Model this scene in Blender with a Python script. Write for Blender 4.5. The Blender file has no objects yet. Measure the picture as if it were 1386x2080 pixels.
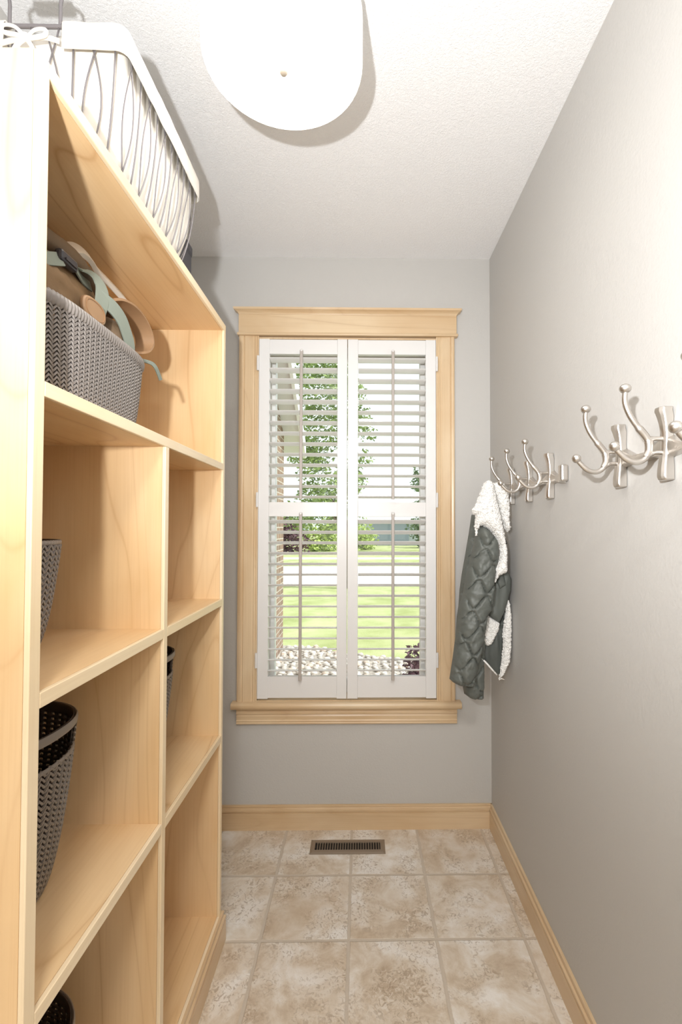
import bpy, bmesh, math, random
from mathutils import Vector, Matrix, noise
from mathutils.geometry import delaunay_2d_cdt
random.seed(7)
PI = math.pi
sc = bpy.context.scene
COL = sc.collection

# ------------------------------------------------------------------ camera
CAM_H = 1.4304
yaw, pit, rol = 0.01442, 0.02175, 0.00152
fw = Vector((math.sin(yaw)*math.cos(pit), math.cos(yaw)*math.cos(pit), math.sin(pit)))
rt = Vector((math.cos(yaw), -math.sin(yaw), 0)); up = rt.cross(fw)
r2 = math.cos(rol)*rt + math.sin(rol)*up
u2 = -math.sin(rol)*rt + math.cos(rol)*up
cam = bpy.data.cameras.new('camera'); co = bpy.data.objects.new('camera', cam); COL.objects.link(co)
M = Matrix((r2, u2, -fw)).transposed().to_4x4(); M.translation = Vector((0, 0, CAM_H))
co.matrix_world = M
cam.sensor_fit = 'AUTO'; cam.sensor_width = 36
cam.lens = 958.09/2080*36
cam.shift_x = (693-746.69)/2080
cam.shift_y = (1049.87-1040)/2080
cam.clip_start = 0.02; cam.clip_end = 400
sc.camera = co

# ------------------------------------------------------------------ light
sc.view_settings.view_transform = 'Standard'; sc.view_settings.look = 'None'
sc.view_settings.gamma = 1; sc.view_settings.use_curve_mapping = False
sc.view_settings.exposure = 0.11
sc.cycles.use_denoising = True
sc.cycles.max_bounces = 10; sc.cycles.diffuse_bounces = 5; sc.cycles.transparent_max_bounces = 12
sc.cycles.sample_clamp_indirect = 6
w = bpy.data.worlds.new('sky'); sc.world = w; w.use_nodes = True
bg = w.node_tree.nodes['Background']
bg.inputs[0].default_value = (0.93, 0.97, 1.0, 1); bg.inputs[1].default_value = 1.35

def lamp(name, kind, loc, energy, color=(1, 1, 1), **k):
    d = bpy.data.lights.new(name, kind); d.energy = energy; d.color = color
    for a, v in k.items(): setattr(d, a, v)
    o = bpy.data.objects.new(name, d); o.location = loc; COL.objects.link(o); return o
sun = lamp('sun', 'SUN', (0, -5, 10), 3.7, (1, 0.96, 0.9), angle=0.01)
sun.rotation_euler = Vector((0.62, -0.12, 0.78)).to_track_quat('Z', 'Y').to_euler()
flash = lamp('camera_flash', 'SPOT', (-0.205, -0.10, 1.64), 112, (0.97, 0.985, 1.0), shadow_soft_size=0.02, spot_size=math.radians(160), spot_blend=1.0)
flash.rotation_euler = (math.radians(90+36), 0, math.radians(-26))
rear_fill = lamp('added_rear_fill', 'AREA', (0.1, -1.9, 1.5), 12, (1.0, 0.965, 0.91), shape='RECTANGLE', size=1.3, size_y=2.1)  # added soft fill, stands in for light from the house behind
rear_fill.rotation_euler = (math.radians(90), 0, 0)
overhead_fill = lamp('added_overhead_fill', 'AREA', (0.05, -0.75, 2.66), 30, (1.0, 0.975, 0.94), shape='DISK', size=0.4)  # added overhead fill behind the camera, no lamp modelled there
LAMP_GLOW = 8.0

# ------------------------------------------------------------------ helpers
def lin(r, g, b):
    f = lambda c: (c/255/12.92) if c <= 10 else ((c/255+0.055)/1.055)**2.4
    return (f(r), f(g), f(b), 1)

class MB:
    def __init__(s): s.v = []; s.f = []
    def add(s, vs, fs):
        n = len(s.v); s.v += [tuple(v) for v in vs]; s.f += [tuple(n+i for i in f) for f in fs]; return s
    def box(s, x0, x1, y0, y1, z0, z1):
        vs = [(x, y, z) for x in (x0, x1) for y in (y0, y1) for z in (z0, z1)]
        return s.add(vs, [(0,1,3,2),(4,6,7,5),(0,4,5,1),(2,3,7,6),(0,2,6,4),(1,5,7,3)])
    def tube(s, pts, r, n=8, closed=False, caps=True, ell=None, up=None):
        pts = [Vector(p) for p in pts]; N = len(pts)
        rs = r if isinstance(r, (list, tuple)) else [r]*N
        vs = []; prev = None
        for i, p in enumerate(pts):
            if closed: t = pts[(i+1) % N]-pts[i-1]
            else: t = pts[min(i+1, N-1)]-pts[max(i-1, 0)]
            t.normalize()
            if up is not None: a = Vector(up) - t*t.dot(Vector(up))
            elif prev is None:
                a = Vector((0, 0, 1)) if abs(t.z) < 0.9 else Vector((1, 0, 0)); a = a - t*t.dot(a)
            else: a = prev - t*t.dot(prev)
            if a.length < 1e-6: a = t.orthogonal()
            a.normalize(); b = t.cross(a); prev = a
            ea, eb = ell if ell else (1, 1)
            for k in range(n):
                an = 2*PI*k/n
                vs.append(p + a*math.cos(an)*rs[i]*ea + b*math.sin(an)*rs[i]*eb)
        fs = []
        R = N if closed else N-1
        for i in range(R):
            for k in range(n):
                j = (i+1) % N
                fs.append((i*n+k, i*n+(k+1) % n, j*n+(k+1) % n, j*n+k))
        if caps and not closed:
            fs.append(tuple(range(n-1, -1, -1))); fs.append(tuple((N-1)*n+k for k in range(n)))
        return s.add(vs, fs)
    def lathe(s, prof, c, n=48):
        vs = []; fs = []
        for r, z in prof:
            for k in range(n):
                a = 2*PI*k/n; vs.append((c[0]+r*math.cos(a), c[1]+r*math.sin(a), c[2]+z))
        for i in range(len(prof)-1):
            for k in range(n): fs.append((i*n+k, i*n+(k+1) % n, (i+1)*n+(k+1) % n, (i+1)*n+k))
        return s.add(vs, fs)
    def ball(s, c, r, n=14, m=9, sc3=(1, 1, 1)):
        vs = []; fs = []
        for i in range(m+1):
            t = PI*i/m
            for k in range(n):
                a = 2*PI*k/n
                vs.append((c[0]+r*sc3[0]*math.sin(t)*math.cos(a), c[1]+r*sc3[1]*math.sin(t)*math.sin(a), c[2]+r*sc3[2]*math.cos(t)))
        for i in range(m):
            for k in range(n): fs.append((i*n+k, (i+1)*n+k, (i+1)*n+(k+1) % n, i*n+(k+1) % n))
        return s.add(vs, fs)
    def extrude(s, prof, axis, a, b):
        # closed 2-D profile swept straight along an axis; profile gives the two other coordinates in order
        def at(u, v, t): return {'X': (t, u, v), 'Y': (u, t, v), 'Z': (u, v, t)}[axis]
        n = len(prof); vs = [at(u, v, a) for u, v in prof]+[at(u, v, b) for u, v in prof]
        fs = [(i, (i+1) % n, n+(i+1) % n, n+i) for i in range(n)]+[tuple(range(n-1, -1, -1)), tuple(range(n, 2*n))]
        return s.add(vs, fs)
    def ribbon(s, pts, wdir, width, th, wob=0):
        # flat strap swept along points; wdir is the width direction (or one per point)
        pts = smooth(pts, 6); N = len(pts); vs = []
        for i, p in enumerate(pts):
            t = (pts[min(i+1, N-1)]-pts[max(i-1, 0)]).normalized()
            if isinstance(wdir[0], (tuple, list)):
                q = i/(N-1)*(len(wdir)-1); k = min(int(q), len(wdir)-2); W = Vector(wdir[k]).lerp(Vector(wdir[k+1]), q-k)
            else: W = Vector(wdir)
            W = W - t*t.dot(W); W.normalize(); nn = t.cross(W)
            for a, b in ((-.5, -.5), (-.42, -.62), (.42, -.62), (.5, -.5), (.5, .5), (-.5, .5)):
                vs.append(p + W*a*width + nn*b*th)
        n = 6; fs = [(i*n+k, i*n+(k+1) % n, (i+1)*n+(k+1) % n, (i+1)*n+k) for i in range(N-1) for k in range(n)]
        fs += [tuple(range(n-1, -1, -1)), tuple((N-1)*n+k for k in range(n))]
        return s.add(vs, fs)
    def build(s, name, mat, parent=None, smooth_=False, bevel=0, solid=0, sub=0, sharp=None):
        root = parent
        while root is not None and root.parent is not None: root = root.parent
        off = root.location if root is not None else Vector((0, 0, 0))
        me = bpy.data.meshes.new(name)
        me.from_pydata([Vector(v)-off for v in s.v], [], s.f); me.update()
        bm = bmesh.new(); bm.from_mesh(me); bmesh.ops.recalc_face_normals(bm, faces=bm.faces); bm.to_mesh(me); bm.free()
        me.materials.append(mat)
        if smooth_:
            for p in me.polygons: p.use_smooth = True
            if sharp: me.set_sharp_from_angle(angle=math.radians(sharp))
        o = bpy.data.objects.new(name, me); COL.objects.link(o)
        if parent is not None: o.parent = parent
        if solid:
            m = o.modifiers.new('solid', 'SOLIDIFY'); m.thickness = solid; m.offset = 0
        if bevel:
            m = o.modifiers.new('bevel', 'BEVEL'); m.width = bevel; m.segments = 2; m.limit_method = 'ANGLE'; m.angle_limit = math.radians(40)
        if sub:
            m = o.modifiers.new('sub', 'SUBSURF'); m.levels = sub; m.render_levels = sub
        return o

def smooth(pts, k=6):
    P = [Vector(p) for p in pts]; out = []
    for i in range(len(P)-1):
        p0 = P[max(i-1, 0)]; p1 = P[i]; p2 = P[i+1]; p3 = P[min(i+2, len(P)-1)]
        for j in range(k):
            t = j/k
            out.append(0.5*((2*p1)+(p2-p0)*t+(2*p0-5*p1+4*p2-p3)*t*t+(3*p1-p0-3*p2+p3)*t*t*t))
    out.append(P[-1]); return out

def tag(o, label, cat, group=None, kind=None):
    o['label'] = label
    if cat: o['category'] = cat
    if group: o['group'] = group
    if kind: o['kind'] = kind
    return o
def thing(name, loc, label, cat, group=None, kind=None):
    o = bpy.data.objects.new(name, None); o.location = loc; o.empty_display_size = 0.05; COL.objects.link(o)
    if kind: o['kind'] = kind
    if label: o['label'] = label
    if cat: o['category'] = cat
    if group: o['group'] = group
    return o
def struct(o, label=None):
    o['kind'] = 'structure'
    if label: o['label'] = label
    return o
def copy_tree(o, parent=None):
    c = o.copy(); COL.objects.link(c)
    if parent is not None: c.parent = parent
    for ch in [x for x in bpy.data.objects if x.parent == o]: copy_tree(ch, c)
    return c

# ------------------------------------------------------------------ materials
def newmat(name):
    m = bpy.data.materials.new(name); m.use_nodes = True
    return m, m.node_tree, m.node_tree.nodes['Principled BSDF']
def N(t, typ, **k):
    n = t.nodes.new(typ)
    for a, v in k.items(): setattr(n, a, v)
    return n
def math_(t, op, a, b=None, c=None):
    n = N(t, 'ShaderNodeMath', operation=op)
    for i, v in enumerate((a, b, c)):
        if v is None: continue
        if isinstance(v, (int, float)): n.inputs[i].default_value = v
        else: t.links.new(v, n.inputs[i])
    return n.outputs[0]
def mixc(t, fac, a, b):
    n = N(t, 'ShaderNodeMix', data_type='RGBA')
    for i, v in ((0, fac), (6, a), (7, b)):
        if isinstance(v, (int, float)): n.inputs[i].default_value = v
        elif isinstance(v, tuple): n.inputs[i].default_value = v
        else: t.links.new(v, n.inputs[i])
    return n.outputs[2]
def ramp(t, fac, stops):
    n = N(t, 'ShaderNodeValToRGB'); e = n.color_ramp.elements
    while len(e) < len(stops): e.new(0.5)
    for k, (p, c) in enumerate(stops): e[k].position = p; e[k].color = c if isinstance(c, tuple) else (c, c, c, 1)
    t.links.new(fac, n.inputs[0]); return n.outputs[0]
def noise_(t, vec, scale, detail=2, rough=0.5, dist=0):
    n = N(t, 'ShaderNodeTexNoise'); n.inputs['Scale'].default_value = scale; n.inputs['Detail'].default_value = detail
    n.inputs['Roughness'].default_value = rough; n.inputs['Distortion'].default_value = dist
    if vec is not None: t.links.new(vec, n.inputs['Vector'])
    return n.outputs['Fac']
def coords(t, scale=(1, 1, 1), rnd=False):
    c = N(t, 'ShaderNodeTexCoord').outputs['Object']
    if rnd:
        oi = N(t, 'ShaderNodeObjectInfo'); mu = N(t, 'ShaderNodeVectorMath', operation='ADD')
        s3 = N(t, 'ShaderNodeCombineXYZ')
        for k, f in enumerate((17, 31, 47)): t.links.new(math_(t, 'MULTIPLY', oi.outputs['Random'], f), s3.inputs[k])
        t.links.new(c, mu.inputs[0]); t.links.new(s3.outputs[0], mu.inputs[1]); c = mu.outputs[0]
    mp = N(t, 'ShaderNodeMapping'); mp.inputs['Scale'].default_value = scale; t.links.new(c, mp.inputs[0])
    return mp.outputs[0]
def bump(t, b, h, strength, dist):
    n = N(t, 'ShaderNodeBump'); n.inputs['Strength'].default_value = strength; n.inputs['Distance'].default_value = dist
    t.links.new(h, n.inputs['Height']); t.links.new(n.outputs[0], b.inputs['Normal'])

def plain(name, col, rough=0.5, metal=0, nscale=0, nstr=0.2, ndist=0.002, vary=0.0, spec=0.5, sheen=0):
    m, t, b = newmat(name)
    b.inputs['Base Color'].default_value = col; b.inputs['Roughness'].default_value = rough; b.inputs['Metallic'].default_value = metal
    b.inputs['Specular IOR Level'].default_value = spec
    if sheen: b.inputs['Sheen Weight'].default_value = sheen
    if nscale:
        c = coords(t); f = noise_(t, c, nscale, 3)
        bump(t, b, f, nstr, ndist)
        if vary:
            dk = tuple(x*(1-vary) for x in col[:3])+(1,)
            t.links.new(mixc(t, ramp(t, noise_(t, c, nscale*0.13, 4), [(0.3, 0.0), (0.7, 1.0)]), dk, col), b.inputs['Base Color'])
    return m

def wood(name, axis, light, dark, line, rough=0.38, lines=1.0):
    m, t, b = newmat(name)
    sc_ = {'X': (0.13, 1, 1), 'Y': (1, 0.13, 1), 'Z': (1, 1, 0.13)}[axis]
    c = coords(t, sc_, True)
    n1 = noise_(t, c, 3.2, 1.5, 0.45, 0.4)
    rings = math_(t, 'ABSOLUTE', math_(t, 'SINE', math_(t, 'MULTIPLY', n1, 55)))
    rl = ramp(t, rings, [(0.0, 1.0), (0.16, 0.3), (0.55, 0.0)])
    fine = noise_(t, coords(t, tuple(x if x < 1 else 1 for x in tuple(0.02 if q < 1 else 1 for q in sc_)), True), 170, 3, 0.6)
    blot = noise_(t, coords(t, tuple(0.35 if q < 1 else 1 for q in sc_), True), 5, 3, 0.55, 0.6)
    base = mixc(t, ramp(t, blot, [(0.32, 0.0), (0.72, 1.0)]), light, dark)
    brk = ramp(t, noise_(t, c, 5.0, 2), [(0.35, 0.0), (0.65, 1.0)])
    base = mixc(t, math_(t, 'MULTIPLY', math_(t, 'MULTIPLY', rl, brk), 0.6*lines), base, line)
    base = mixc(t, math_(t, 'MULTIPLY', ramp(t, fine, [(0.45, 0.0), (0.75, 1.0)]), 0.13), base, line)
    t.links.new(base, b.inputs['Base Color'])
    b.inputs['Roughness'].default_value = rough
    bump(t, b, fine, 0.06, 0.0006)
    return m

W_L, W_D, W_K = lin(233, 203, 160), lin(222, 184, 134), lin(186, 138, 88)
wood_x = wood('maple_grain_x', 'X', W_L, W_D, W_K)
wood_y = wood('maple_grain_y', 'Y', W_L, W_D, W_K)
wood_z = wood('maple_grain_z', 'Z', W_L, W_D, W_K)
edge_y = wood('maple_edge_lit_y', 'Y', lin(241, 222, 190), lin(234, 210, 170), W_K, 0.35, 0.3)  # solid maple banding, tone also lightened to paint in light on front edges
edge_z = wood('maple_edge_lit_z', 'Z', lin(241, 222, 190), lin(234, 210, 170), W_K, 0.35, 0.3)
T_L, T_D, T_K = lin(225, 202, 168), lin(208, 177, 137), lin(172, 132, 92)
trim_x = wood('maple_trim_x', 'X', T_L, T_D, T_K, 0.3, 0.5)
trim_y = wood('maple_trim_y', 'Y', T_L, T_D, T_K, 0.3, 0.5)
trim_z = wood('maple_trim_z', 'Z', T_L, T_D, T_K, 0.3, 0.5)

def wall_mat():
    m, t, b = newmat('grey_wall_paint'); c = coords(t)
    b.inputs['Base Color'].default_value = lin(196, 194, 190.5); b.inputs['Roughness'].default_value = 0.6
    b.inputs['Specular IOR Level'].default_value = 0.3
    h = math_(t, 'ADD', noise_(t, c, 130, 2), math_(t, 'MULTIPLY', noise_(t, c, 45, 2), 0.7))
    bump(t, b, h, 0.22, 0.0025); return m
def ceil_mat():
    m, t, b = newmat('white_textured_ceiling'); c = coords(t)
    b.inputs['Base Color'].default_value = lin(247, 247, 248); b.inputs['Roughness'].default_value = 0.75
    n = ramp(t, noise_(t, c, 150, 4, 0.6, 0.8), [(0.42, 0.0), (0.62, 1.0)])
    bump(t, b, n, 0.38, 0.004); return m
TX, TY, TS = -0.0389, 1.972, 0.3063
def tile_mat():
    m, t, b = newmat('beige_stone_tile'); c = coords(t)
    sx = N(t, 'ShaderNodeSeparateXYZ')
    wob = N(t, 'ShaderNodeTexNoise'); wob.inputs['Scale'].default_value = 22; wob.inputs['Detail'].default_value = 3; t.links.new(c, wob.inputs['Vector'])
    wv = N(t, 'ShaderNodeVectorMath', operation='SCALE'); wv.inputs['Scale'].default_value = 0.006
    sub = N(t, 'ShaderNodeVectorMath', operation='SUBTRACT'); sub.inputs[1].default_value = (0.5, 0.5, 0.5)
    t.links.new(wob.outputs['Color'], sub.inputs[0]); t.links.new(sub.outputs[0], wv.inputs[0])
    ad = N(t, 'ShaderNodeVectorMath', operation='ADD'); t.links.new(c, ad.inputs[0]); t.links.new(wv.outputs[0], ad.inputs[1])
    t.links.new(ad.outputs[0], sx.inputs[0])
    u = math_(t, 'DIVIDE', math_(t, 'SUBTRACT', sx.outputs[0], TX), TS); v = math_(t, 'DIVIDE', math_(t, 'SUBTRACT', sx.outputs[1], TY), TS)
    def edge(q):
        f = math_(t, 'FRACT', q); return math_(t, 'MINIMUM', f, math_(t, 'SUBTRACT', 1.0, f))
    d = math_(t, 'MINIMUM', edge(u), edge(v))
    grout = ramp(t, d, [(0.014, 1.0), (0.022, 0.0)])
    idv = N(t, 'ShaderNodeCombineXYZ'); t.links.new(math_(t, 'FLOOR', u), idv.inputs[0]); t.links.new(math_(t, 'FLOOR', v), idv.inputs[1])
    wn = N(t, 'ShaderNodeTexWhiteNoise', noise_dimensions='3D'); t.links.new(idv.outputs[0], wn.inputs['Vector'])
    off = N(t, 'ShaderNodeVectorMath', operation='SCALE'); off.inputs['Scale'].default_value = 9; t.links.new(wn.outputs['Color'], off.inputs[0])
    pc = N(t, 'ShaderNodeVectorMath', operation='ADD'); t.links.new(c, pc.inputs[0]); t.links.new(off.outputs[0], pc.inputs[1]); pc = pc.outputs[0]
    big = noise_(t, pc, 7, 5, 0.62, 0.5)
    col = ramp(t, big, [(0.30, lin(190, 170, 146)), (0.43, lin(212, 197, 177)), (0.52, lin(226, 216, 202)), (0.64, lin(241, 237, 231))])
    col = mixc(t, math_(t, 'MULTIPLY', ramp(t, noise_(t, pc, 3.1, 3), [(0.45, 0.0), (0.7, 1.0)]), 0.3), col, lin(202, 178, 148))
    worm = noise_(t, pc, 60, 3, 0.6, 1.6)
    where = ramp(t, noise_(t, pc, 9, 3), [(0.42, 0.0), (0.6, 1.0)])
    pits = math_(t, 'MULTIPLY', ramp(t, worm, [(0.40, 1.0), (0.47, 0.0)]), where)
    col = mixc(t, math_(t, 'MULTIPLY', pits, 0.6), col, lin(166, 147, 125))
    hil = math_(t, 'MULTIPLY', ramp(t, worm, [(0.56, 0.0), (0.62, 1.0)]), where)
    col = mixc(t, math_(t, 'MULTIPLY', hil, 0.55), col, lin(233, 226, 216))
    col = mixc(t, grout, col, lin(205, 193, 177))
    t.links.new(col, b.inputs['Base Color']); b.inputs['Roughness'].default_value = 0.5
    h = math_(t, 'ADD', math_(t, 'MULTIPLY', math_(t, 'SUBTRACT', 1.0, grout), 1.6), math_(t, 'ADD', math_(t, 'MULTIPLY', worm, 0.5), math_(t, 'MULTIPLY', pits, -0.5)))
    bump(t, b, h, 0.5, 0.0022); return m

wallm, ceilm, tilem = wall_mat(), ceil_mat(), tile_mat()
white_paint = plain('white_shutter_paint', lin(229, 228, 227), 0.35)
slat_lit_paint = plain('white_shutter_paint_lit', lin(243, 243, 242), 0.4)  # shutter white raised on the slats, extra light put into the colour
rod_paint = plain('shutter_rod_paint', lin(182, 174, 167), 0.4)
vinyl = plain('white_vinyl', lin(238, 240, 240), 0.4)
def glass_mat():
    m, t, b = newmat('window_glass'); t.nodes.remove(b)
    out = t.nodes['Material Output']; tr = N(t, 'ShaderNodeBsdfTransparent'); tr.inputs[0].default_value = (0.97, 0.99, 0.98, 1)
    gl = N(t, 'ShaderNodeBsdfGlossy'); gl.inputs['Roughness'].default_value = 0.02
    fr = N(t, 'ShaderNodeFresnel'); fr.inputs[0].default_value = 1.45
    mx = N(t, 'ShaderNodeMixShader'); t.links.new(math_(t, 'MULTIPLY', fr.outputs[0], 0.6), mx.inputs[0])
    t.links.new(tr.outputs[0], mx.inputs[1]); t.links.new(gl.outputs[0], mx.inputs[2]); t.links.new(mx.outputs[0], out.inputs[0]); return m
glassm = glass_mat()
nickel = plain('brushed_nickel', lin(210, 205, 199), 0.33, 1.0, 60, 0.08, 0.001)
hinge_m = plain('white_hinge', lin(228, 226, 224), 0.35)
def emit_mat(name, col, s):
    m, t, b = newmat(name); b.inputs['Base Color'].default_value = (0.9, 0.9, 0.88, 1)
    b.inputs['Emission Color'].default_value = col; b.inputs['Emission Strength'].default_value = s; return m
diff_m = emit_mat('lit_opal_diffuser', (1, 0.95, 0.88, 1), LAMP_GLOW)
shade_m = emit_mat('lit_white_fabric_shade', (1, 0.94, 0.86, 1), 0.6)
finial_m = plain('satin_nickel_finial', lin(172, 160, 144), 0.5, 0.0)
liner_m = plain('white_cotton_liner', lin(232, 228, 220), 0.85, 0, 300, 0.25, 0.0012)
wire_m = plain('grey_coated_wire', lin(126, 122, 124), 0.4, 0.35)
box_m = plain('charcoal_fabric_box', lin(84, 84, 90), 0.8, 0, 260, 0.3, 0.001)
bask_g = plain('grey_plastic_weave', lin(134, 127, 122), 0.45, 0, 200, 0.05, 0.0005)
bask_gi = plain('grey_plastic_wall_shaded', lin(74, 66, 60), 0.6)  # weave plastic darkened, shade of the gaps and inside put into the colour
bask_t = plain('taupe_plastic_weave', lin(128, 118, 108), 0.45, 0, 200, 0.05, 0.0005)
bask_ti = plain('taupe_plastic_wall_shaded', lin(62, 50, 42), 0.6)  # darkened the same way for shade behind the taupe weave
canvas = plain('tan_waxed_canvas', lin(136, 107, 73), 0.7, 0, 70, 0.35, 0.003, 0.3)
canvas_d = plain('brown_canvas', lin(110, 89, 66), 0.75, 0, 120, 0.3, 0.002, 0.2)
pad_m = plain('padded_strap_fabric', lin(206, 194, 178), 0.8, 0, 300, 0.2, 0.001)
sage = plain('sage_webbing', lin(134, 141, 129), 0.75, 0, 400, 0.3, 0.0008)
leather = plain('tan_leather', lin(166, 131, 97), 0.5, 0, 160, 0.1, 0.0008, 0.1)
buckle_m = plain('black_plastic_buckle', lin(62, 60, 64), 0.35)
jacket_m = plain('grey_green_quilted_shell', lin(98, 102, 97), 0.5, 0, 55, 0.25, 0.003, 0.1)
jacket_l = plain('grey_green_jacket_lining', lin(84, 88, 84), 0.6, 0, 80, 0.2, 0.002, 0.15)
dark_cloth = plain('black_collar_gap', lin(48, 50, 52), 0.7)
def sherpa_mat():
    m, t, b = newmat('cream_sherpa_fleece'); c = coords(t)
    b.inputs['Base Color'].default_value = lin(250, 248, 244); b.inputs['Roughness'].default_value = 0.95; b.inputs['Sheen Weight'].default_value = 0.3
    vo = N(t, 'ShaderNodeTexVoronoi'); vo.inputs['Scale'].default_value = 190; t.links.new(c, vo.inputs['Vector'])
    bump(t, b, math_(t, 'ADD', noise_(t, c, 120, 3), math_(t, 'MULTIPLY', vo.outputs['Distance'], -0.8)), 0.6, 0.004); return m
sherpa = sherpa_mat()
vent_m = plain('taupe_vent_enamel', lin(146, 131, 114), 0.4, 0.2)
vent_d = plain('duct_shade_and_lever', lin(40, 34, 28), 0.8)

# ------------------------------------------------------------------ room shell
XL, XR, YB, YR, H = -0.912, 0.629, 2.274, -2.0, 2.743
TH = 0.16
struct(MB().box(XL-TH, XR+TH, YR-TH, YB+TH, -0.1, 0).build('floor', tilem))
struct(MB().box(XL-TH, XR+TH, YR-TH, YB+TH, H, H+0.1).build('ceiling', ceilm))
struct(MB().box(XR, XR+TH, YR-TH, YB+TH, 0, H).build('wall_right', wallm))
struct(MB().box(XL-TH, XL, YR-TH, YB+TH, 0, H).build('wall_left', wallm))
struct(MB().box(XL, XR, YR-TH, YR, 0, H).build('wall_rear', wallm))
def frame_slab(outer, inner, y0, y1):
    m = MB(); x0, x1, z0, z1 = outer; a0, a1, b0, b1 = inner
    vs = []
    for y in (y0, y1):
        vs += [(x0, y, z0), (x1, y, z0), (x1, y, z1), (x0, y, z1), (a0, y, b0), (a1, y, b0), (a1, y, b1), (a0, y, b1)]
    fs = []
    for k in range(4):
        j = (k+1) % 4
        fs += [(k, j, 4+j, 4+k), (8+k, 12+k, 12+j, 8+j), (k, 8+k, 8+j, j), (4+k, 4+j, 12+j, 12+k)]
    return m.add(vs, fs)
OX0, OX1, OZ0, OZ1 = -0.500, 0.372, 0.600, 2.345
struct(frame_slab((XL, XR, 0, H), (OX0, OX1, OZ0, OZ1), YB, YB+TH).build('wall_back', wallm))

# skirting: stepped and beaded profile (out from wall, height)
BP = [(0, 0), (0.014, 0), (0.014, 0.077), (0.009, 0.079), (0.009, 0.083), (0.0145, 0.086), (0.0145, 0.094), (0.0085, 0.0975), (0.0065, 0.103), (0.0095, 0.107), (0.0085, 0.114), (0, 0.114)]
def prof_y(sgn, x, prof=BP): return [(x+sgn*u, z) for u, z in prof]
struct(MB().extrude([(YB-u, z) for u, z in BP], 'X', XL, XR).build('baseboard_back', trim_x, smooth_=True, sharp=25))
struct(MB().extrude(prof_y(-1, XR), 'Y', YR, YB-0.004).build('baseboard_right', trim_y, smooth_=True, sharp=25))

# ------------------------------------------------------------------ window
win = thing('window_1', (0, YB, 0), 'maple-trimmed window in the back wall', None, kind='structure')
def casing(x_in, x_out):
    s = 1 if x_out > x_in else -1; wv = abs(x_out-x_in)
    pr = [(0, 0), (0, .014), (.006, .016), (.010, .012), (.016, .016), (.022, .0135), (.028, .0165), (.034, .016), (.066, .018), (.070, .0145), (.074, .019), (wv-.006, .021), (wv, .019), (wv, 0)]
    return MB().extrude([(x_in+s*u, YB-v) for u, v in pr], 'Z', 0.604, 2.352)
casing(-0.491, -0.585).build('casing', trim_z, win, True, sharp=30)
casing(0.364, 0.452).build('casing', trim_z, win, True, sharp=30)
MB().box(-0.587, 0.462, YB-0.024, YB, 2.362, 2.452).build('header_board', trim_x, win, bevel=.001)
MB().extrude([(YB, 2.350), (YB-.030, 2.350), (YB-.033, 2.356), (YB-.030, 2.362), (YB, 2.362)], 'X', -0.592, 0.467).build('header_bead', trim_x, win, True, sharp=40)
CR = [(0.024, 2.452), (0.026, 2.456), (0.030, 2.461), (0.037, 2.466), (0.044, 2.469), (0.046, 2.478)]
def crown():
    m = MB(); vs = []
    for d, z in CR:
        e = d-0.024
        vs += [(-0.587-e, YB, z), (-0.587-e, YB-d, z), (0.462+e, YB-d, z), (0.462+e, YB, z)]
    fs = []
    for i in range(len(CR)-1):
        for k in range(3): fs.append((i*4+k, i*4+k+1, (i+1)*4+k+1, (i+1)*4+k))
        fs.append((i*4+3, i*4, (i+1)*4, (i+1)*4+3))
    fs += [(0, 1, 2, 3), tuple((len(CR)-1)*4+k for k in range(4))]
    return m.add(vs, fs)
crown().build('crown_cap', trim_x, win)
MB().extrude([(YB+.02, .604), (YB-.036, .604), (YB-.043, .600), (YB-.046, .589), (YB-.043, .577), (YB-.036, .573), (YB+.02, .573)], 'X', -0.607, 0.478).build('stool', trim_x, win, True, sharp=50)
MB().extrude([(YB, .573), (YB-.026, .573), (YB-.026, .568), (YB-.019, .562), (YB-.023, .556), (YB-.023, .548), (YB-.017, .543), (YB-.020, .536), (YB-.018, .520), (YB-.022, .514), (YB-.019, .508), (YB-.022, .504), (YB-.020, .499), (YB, .499)], 'X', -0.585, 0.460).build('apron', trim_x, win, True, sharp=30)
frame_slab((OX0, OX1, OZ0, OZ1), (-0.491, 0.364, 0.608, 2.337), YB-0.012, YB+TH).build('jamb', trim_z, win)
frame_slab((-0.491, 0.364, 0.608, 2.337), (-0.428, 0.300, 0.672, 2.275), 2.365, 2.415).build('sash_frame', vinyl, win, bevel=.003)
MB().box(-0.430, 0.302, 2.387, 2.391, 0.670, 2.277).build('glass_pane', glassm, win)

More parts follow.
